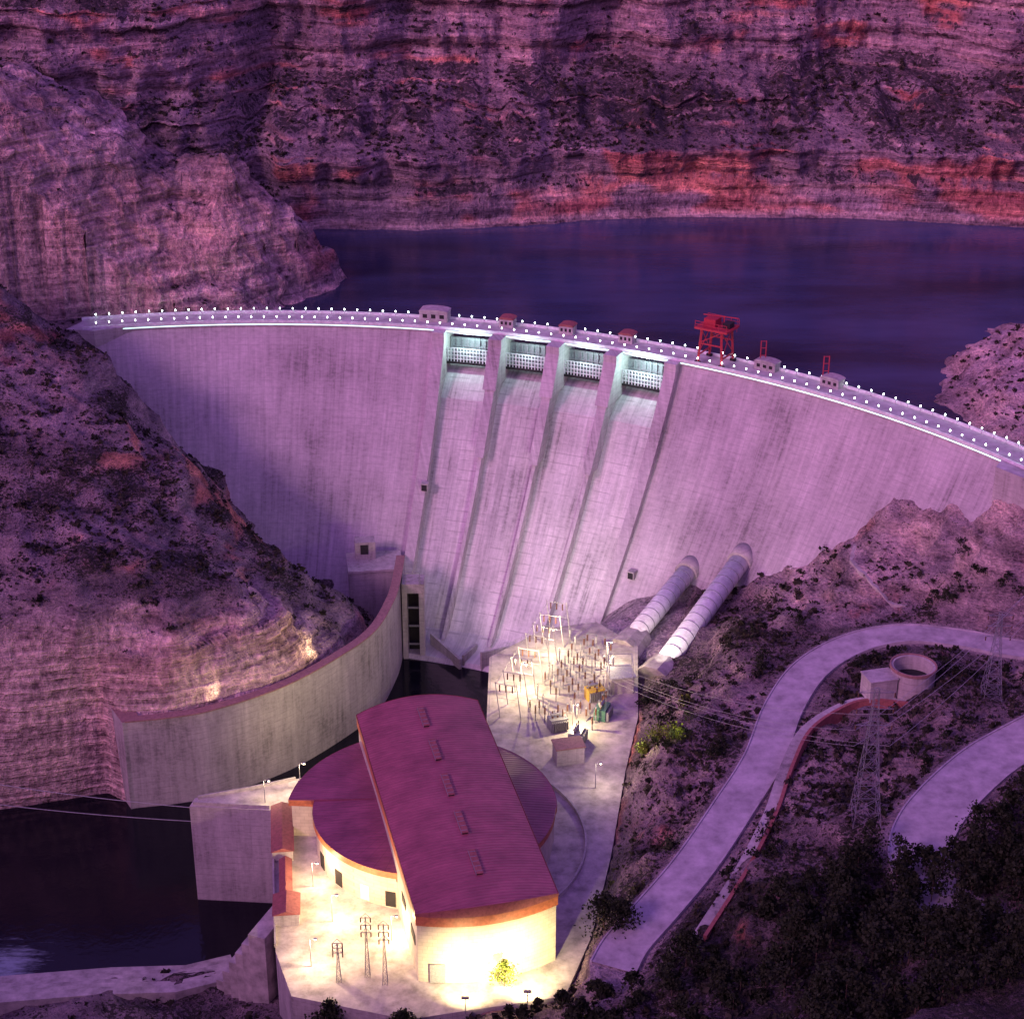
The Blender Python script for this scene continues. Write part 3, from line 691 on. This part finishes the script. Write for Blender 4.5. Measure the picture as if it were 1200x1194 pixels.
def pylon(x,y,h,w,name='electricity_pylon'):
    m=MB(M_steel,M_cer);z=hgt(x,y) if not(inside(slab,np.array([x]),np.array([y]))[0]) else 35
    L=[(-1,-1),(1,-1),(1,1),(-1,1)];k=9;tk=1 if w>2 else .8
    def wd(t): return w*(1-t)**1.3/2+w*.09
    for i in range(k):
        t0,t1=i/k,(i+1)/k
        for j in range(4):
            a,b=L[j],L[(j+1)%4];p=lambda c,t:(x+c[0]*wd(t),y+c[1]*wd(t),z-.5+h*t)
            m.beam(p(a,t0),p(a,t1),.2*tk);m.beam(p(a,t0),p(b,t1),.11*tk);m.beam(p(b,t0),p(a,t1),.11*tk);m.beam(p(a,t1),p(b,t1),.11*tk)
    for t in (.72,.84,.96):
        s_=w*.75 if w>2 else 1.3
        m.beam((x-s_,y,z+h*t),(x+s_,y,z+h*t),.22);m.beam((x-s_,y,z+h*t),(x,y,z+h*t+1.4),.13);m.beam((x+s_,y,z+h*t),(x,y,z+h*t+1.4),.13)
        for q in (-s_,s_): m.tube((x+q,y,z+h*t),(x+q,y,z+h*t-1.4),.18,.18,6,1)
    m.obj(name)
pylon(97,411,42,6.5);pylon(148,478,30,5)
for x,y,h in ((-33.6,378,20),(-38.5,381,20),(-46,379,13)): pylon(x,y,h,1.2,'dead_end_pole')
def wire(mb,p,q,sag,r=.09):
    p=Vector(p);q=Vector(q);pr_=p
    for k in range(1,17):
        t=k/16;c=p.lerp(q,t)-Vector((0,0,sag*4*t*(1-t)));mb.beam(pr_,c,r*2);pr_=c
mb=MB(M_gal)
wire(mb,(-97,462,33),(-260,490,46),4,.11);wire(mb,(-97,462,28),(-260,485,38),4,.11)
for k,(dx,z) in enumerate(((-4.8,88),(4.8,88),(-4.8,93),(4.8,98))):
    wire(mb,(97+dx,411,z),(20+k*3,530,47),6,.05);wire(mb,(97+dx,411,z),(200,520+k*4,110+2*k),7,.05)
mb.obj('power_lines')
# ---------------------------------------------------------------- vegetation
def cards(centers,sizes):
    n=len(centers);a=RNG.normal(size=(n,3));a/=np.linalg.norm(a,axis=1)[:,None]
    b=np.cross(a,RNG.normal(size=(n,3)));b/=np.linalg.norm(b,axis=1)[:,None]
    s=sizes[:,None];c=centers
    asp=RNG.uniform(.5,1,(n,1))
    return np.stack([c-a*s-b*s*asp*.3,c+a*s*.2-b*s*asp,c+a*s+b*s*asp*.2,c-a*s*.1+b*s*asp],1).reshape(-1,3)
def cardmesh(name,V,mat):
    return fastmesh(name,V,np.arange(len(V)).reshape(-1,4),mat,False)
def shrubs(name,P,sc,mat,k=14,leaf=.42):
    P=np.array(P);sc=np.array(sc);n=len(P)
    d=RNG.normal(size=(n,k,3));d/=np.linalg.norm(d,axis=2)[:,:,None];d*=RNG.uniform(.3,1,(n,k,1))
    d[:,:,2]=np.abs(d[:,:,2])*.8+.1
    C=(P[:,None,:]+d*sc[:,None,None]).reshape(-1,3)
    return cardmesh(name,cards(C,np.repeat(sc,k)*leaf*RNG.uniform(.6,1.3,n*k)),mat)
NS=62000
sx_=RNG.uniform(-225,205,NS);sy_=RNG.uniform(300,700,NS)
den=fbm(sx_/22,sy_/22,sx_*0+3,3)+.22*(sx_>45)*(sy_<540)
bad=inside(slab,sx_,sy_)|inside(river,sx_,sy_)|(np.hypot(sx_-CX,sy_-CY)>prof(60))|((sx_>-20)&(sx_<72)&(sy_>525))
for Pth,hw in ((roadA,7.6),(roadB,9.6)):
    for p in Pth[::2]: bad|=np.hypot(sx_-p[0],sy_-p[1])<hw+.5
keep=(~bad)&(den+RNG.uniform(-.55,.55,NS)>.02)
PP=[];SC=[]
for x,y in zip(sx_[keep],sy_[keep]):
    z=hgt(x,y)
    if z<1 : continue
    if x>80 and y>540 and random.random()<.3: continue
    if x<-58 and y<585 and z<58 and random.random()<.85: continue
    e=hgt(x+1.5,y)-hgt(x-1.5,y);f=hgt(x,y+1.5)-hgt(x,y-1.5)
    if math.hypot(e,f)/3>1.4: continue
    PP.append((x,y,z-.1));SC.append(random.uniform(.4,.95)+ (random.random()<.14)*random.uniform(.4,1.7))
shrubs('hillside_scrub',PP,SC,M_shrub,11)
PP=[];SC=[]
for _ in range(1100):
    x=random.uniform(-230,-85);y=random.uniform(700,800);z=hgt(x,y)
    e=hgt(x+1.5,y)-hgt(x-1.5,y);f=hgt(x,y+1.5)-hgt(x,y-1.5)
    if z>101 and math.hypot(e,f)/3<.9: PP.append((x,y,z));SC.append(random.uniform(.5,1.2))
for _ in range(600):
    x=random.uniform(165,230);y=random.uniform(570,700);z=hgt(x,y)
    if z>100: PP.append((x,y,z));SC.append(random.uniform(.5,1.3))
shrubs('promontory_scrub',PP,SC,M_shrub)
nI,nJ=CV.shape[:2];I=RNG.integers(6,nI-7,40000);J=RNG.integers(4,nJ-3,40000)
dz=CV[I,J+1,2]-CV[I,J-1,2];dy=CV[I,J+1,1]-CV[I,J-1,1]
c=CV[I,J];dn=fbm(c[:,0]/30,c[:,2]/14,c[:,1]*0,3)
k=(c[:,2]>102)&(dy>dz*.8)&(dn+RNG.uniform(-.5,.5,len(I))>-.1)
shrubs('cliff_scrub',c[k],RNG.uniform(.6,2.0,k.sum()),M_shrub,8,.5)
def pine_pts(x,y,z,h,w,k=34,m=22,leaf=.5):
    C=[];
    for _ in range(k):
        t=random.random()**.8;rr_=w*(1-t)**.75*(.25+.75*random.random())+.3;a=random.uniform(0,6.283)
        cc=np.array([x+rr_*math.cos(a),y+rr_*math.sin(a),z+h*(.22+.76*t)]);cs=(.5+.75*(1-t))*w*.3
        C.append(cc+RNG.normal(size=(m,3))*np.array([cs,cs,cs*.55]))
    C=np.concatenate(C);return C,RNG.uniform(.6,1.25,len(C))*leaf
def pine(x,y,h,w,name='pine_tree',mat=None,k=45,m=26,leaf=.42):
    z=hgt(x,y)
    if inside(slab,np.array([x]),np.array([y]))[0]: z=35
    C,s=pine_pts(x,y,z,h,w,k,m,leaf);V=cards(C,s);nq=len(V)//4
    mb=MB(M_bark,mat or M_leaf);mb.tube((x,y,z-.5),(x+.3,y,z+h*.9),h*.028,.05,8,0)
    for j in range(14):
        t=random.uniform(.25,.8);a=random.uniform(0,6.28);l=w*(1-t)**.7
        mb.tube((x+.3*t,y,z+h*t),(x+l*math.cos(a),y+l*math.sin(a),z+h*t+l*.3),.1,.03,5,0)
    mb.add(V,[(4*q,4*q+1,4*q+2,4*q+3) for q in range(nq)],1);mb.obj(name)
for x,y,h,w in ((24.5,388,13,6),(29,383,9,4.5),(-47.5,369,10,4.5),(-28,362,8,4),(84,372,11,4.5),(96,352,12,5),(70,352,11,4.5),(104,334,13,5),(44,362,10,5)): pine(x,y,h,w)
pine(-2,377,8,3.2,'young_poplar_tree',M_bush,30,24,.3)
for x,y,r_ in ((46,478,3.4),(50,472,2.8),(42,484,2.2),(57,505,2.0)):
    z=hgt(x,y);C=RNG.normal(size=(520,3))*np.array([r_*.5,r_*.5,r_*.45])+np.array([x,y,z+r_*.7]);cardmesh('floodlit_bush',cards(C,RNG.uniform(.2,.5,520)),M_bush)
Cs=[];Ss=[];TB=MB(M_bark)
cnt=0;tries=0
while cnt<640 and tries<40000:
    tries+=1
    x=random.uniform(-40,200);y=random.uniform(304,418)
    lim=np.interp(x,[-40,10,50,75,92,120,140,200],[359,368,366,384,400,404,416,420])-10*random.random()
    if y>lim: continue
    if np.min(np.hypot(roadA[:,0]-x,roadA[:,1]-y))<9: continue
    if y>390 and np.min(np.hypot(roadB[:,0]-x,roadB[:,1]-y))<11.5: continue
    if x<70 and random.random()<.35: continue
    z=hgt(x,y);h=random.uniform(5,11.5)*(1 if x>60 else .6);w=h*random.uniform(.34,.5)
    C,s=pine_pts(x,y,z,h,w,16,18,.5);Cs.append(C);Ss.append(s);TB.tube((x,y,z-.4),(x,y,z+h*.8),.2,.05,5);cnt+=1
cnt=0
while cnt<130:
    x=random.uniform(44,200);y=random.uniform(400,560)
    if perlin(np.array([x/24]),np.array([y/24]),np.array([.7]))[0]<-.05: continue
    if np.min(np.hypot(roadA[:,0]-x,roadA[:,1]-y))<9.5 or np.min(np.hypot(roadB[:,0]-x,roadB[:,1]-y))<12 or np.hypot(x-121,y-489)<17: continue
    if x<74 and y>525: continue
    z=hgt(x,y);h=random.uniform(2.2,5.2);w=h*random.uniform(.45,.65)
    C,s=pine_pts(x,y,z-h*.1,h,w,9,14,.36);Cs.append(C);Ss.append(s);TB.tube((x,y,z-.4),(x,y,z+h*.7),.14,.04,5);cnt+=1
fo=cardmesh('pine_forest',cards(np.concatenate(Cs),np.concatenate(Ss)),M_leaf)
tb=TB.obj('trunks');tb.parent=fo
# ---------------------------------------------------------------- lamps
def pl(x,y,z,e,col=(1,.8,.5),r=.35):
    d=bpy.data.lights.new('lamp_light','POINT');d.energy=e;d.color=col;d.shadow_soft_size=r;o=link(bpy.data.objects.new('lamp_light',d));o.location=(x,y,z)
def lamp(x,y,z,h,name='street_lamp',e=2500,col=(1,.78,.45)):
    m=MB(M_steel,M_lampw);m.tube((x,y,z),(x,y,z+h),.14,.09,8,0);m.tube((x,y,z+h),(x+1.3,y,z+h+.3),.08,.06,6,0);m.box((x+1.5,y,z+h+.25),(1.0,.5,.25),0);m.tube((x+1.5,y,z+h+.12),(x+1.5,y,z+h-.1),.3,.3,8,1);m.obj(name)
    pl(x+1.5,y,z+h-.6,e,col)
def flood(p,q,e,ang=90,col=(1,.82,.5),mast=0):
    d=bpy.data.lights.new('floodlight','SPOT');d.energy=e;d.color=col;d.spot_size=R(ang);d.spot_blend=.8;d.shadow_soft_size=.4
    o=link(bpy.data.objects.new('floodlight',d));o.location=p;o.rotation_euler=(Vector(q)-Vector(p)).to_track_quat('-Z','Y').to_euler()
    if mast:
        m=MB(M_steel,M_dark);m.tube((p[0],p[1]-.5,mast),(p[0],p[1]-.5,p[2]),.16,.1,8,0);m.box((p[0],p[1]-.5,p[2]+.5),(2.0,.6,.5),0);m.beam((p[0]-1,p[1]-.5,p[2]),(p[0]+1,p[1]-.5,p[2]),.12,0);m.obj('floodlight_mast')
lamp(-66,470,35,9,e=6500);lamp(-76,462,35,8,e=4000)
lamp(-50,404,35,9,e=17000,col=(1,.70,.34));lamp(-33,396,35,8,e=15000,col=(1,.70,.34));lamp(-54,385,35,9,e=13000,col=(1,.72,.40))
lamp(-57,420,35,8,e=9000,col=(1,.66,.34))
flood((-12,364,42),(-11,384,40),66000,120,(1,.78,.38),34);flood((4,366.5,42),(3,386,40),75000,120,(1,.78,.38),34)
lamp(3,528,35,11,e=21000,col=(1,.80,.42));lamp(13,552,35,11,e=17000,col=(1,.82,.48));lamp(20,505,35,9,e=13000,col=(1,.78,.42));lamp(33,545,35,10,e=10000,col=(1,.82,.5));lamp(26,470,35,9,e=3500,col=(1,.80,.6))
flood((-52,500,37),(-70,545,22),38000,100,(1,.78,.45));flood((-62,478,38),(-105,518,20),15000,110,(1,.76,.45))
flood((-66,553,36),(-92,552,52),7000,120,(1,.76,.45));flood((-98,523,36),(-118,528,50),2500,130,(1,.76,.5))
flood((36,486,37),(47,477,58),26000,80,(1,.9,.35));flood((51,460,61),(47,477,58),9000,80,(1,.9,.35))
flood((50,540,40),(70,600,50),20000,80,(1,.90,.8))
flood((6,562,42),(2,640,30),90000,75,(1,.84,.90));flood((20,570,42),(36,640,42),80000,75,(1,.84,.90))
for k,e in ((0,9000),(1,4500),(2,4500),(3,10000)):
    a=T0-(T0-T1)/4*(k+.5);x,y=pol(323,a);pl(x,y,101.5,e,(.62,1,.93),.5)
# ---------------------------------------------------------------- world & sun
w=bpy.data.worlds.new("World");S.world=w;w.use_nodes=True;nt=w.node_tree;bg=nt.nodes['Background']
sky=nt.nodes.new('ShaderNodeTexSky');sky.sky_type='NISHITA';sky.sun_disc=False;sky.sun_elevation=R(12);sky.sun_rotation=R(225)
mx=nt.nodes.new('ShaderNodeMix');mx.data_type='RGBA';mx.blend_type='MULTIPLY';mx.inputs[0].default_value=1
nt.links.new(sky.outputs[0],mx.inputs[6]);mx.inputs[7].default_value=(3.15,1.02,2.95,1);nt.links.new(mx.outputs[2],bg.inputs[0]);bg.inputs[1].default_value=.11
sd=bpy.data.lights.new('sun','SUN');sd.energy=1.25;sd.angle=R(12);sd.color=(1,.47,.80);so=link(bpy.data.objects.new('sun',sd))
az=R(225);el=R(30);dirv=Vector((math.sin(az)*math.cos(el),math.cos(az)*math.cos(el),math.sin(el)))
so.rotation_euler=dirv.to_track_quat('Z','Y').to_euler()
cd=bpy.data.cameras.new('camera');cd.sensor_width=36;cd.lens=63;cd.clip_start=1;cd.clip_end=9000
co=link(bpy.data.objects.new('camera',cd));co.location=(0,0,350);co.rotation_euler=(R(65),0,0);S.camera=co
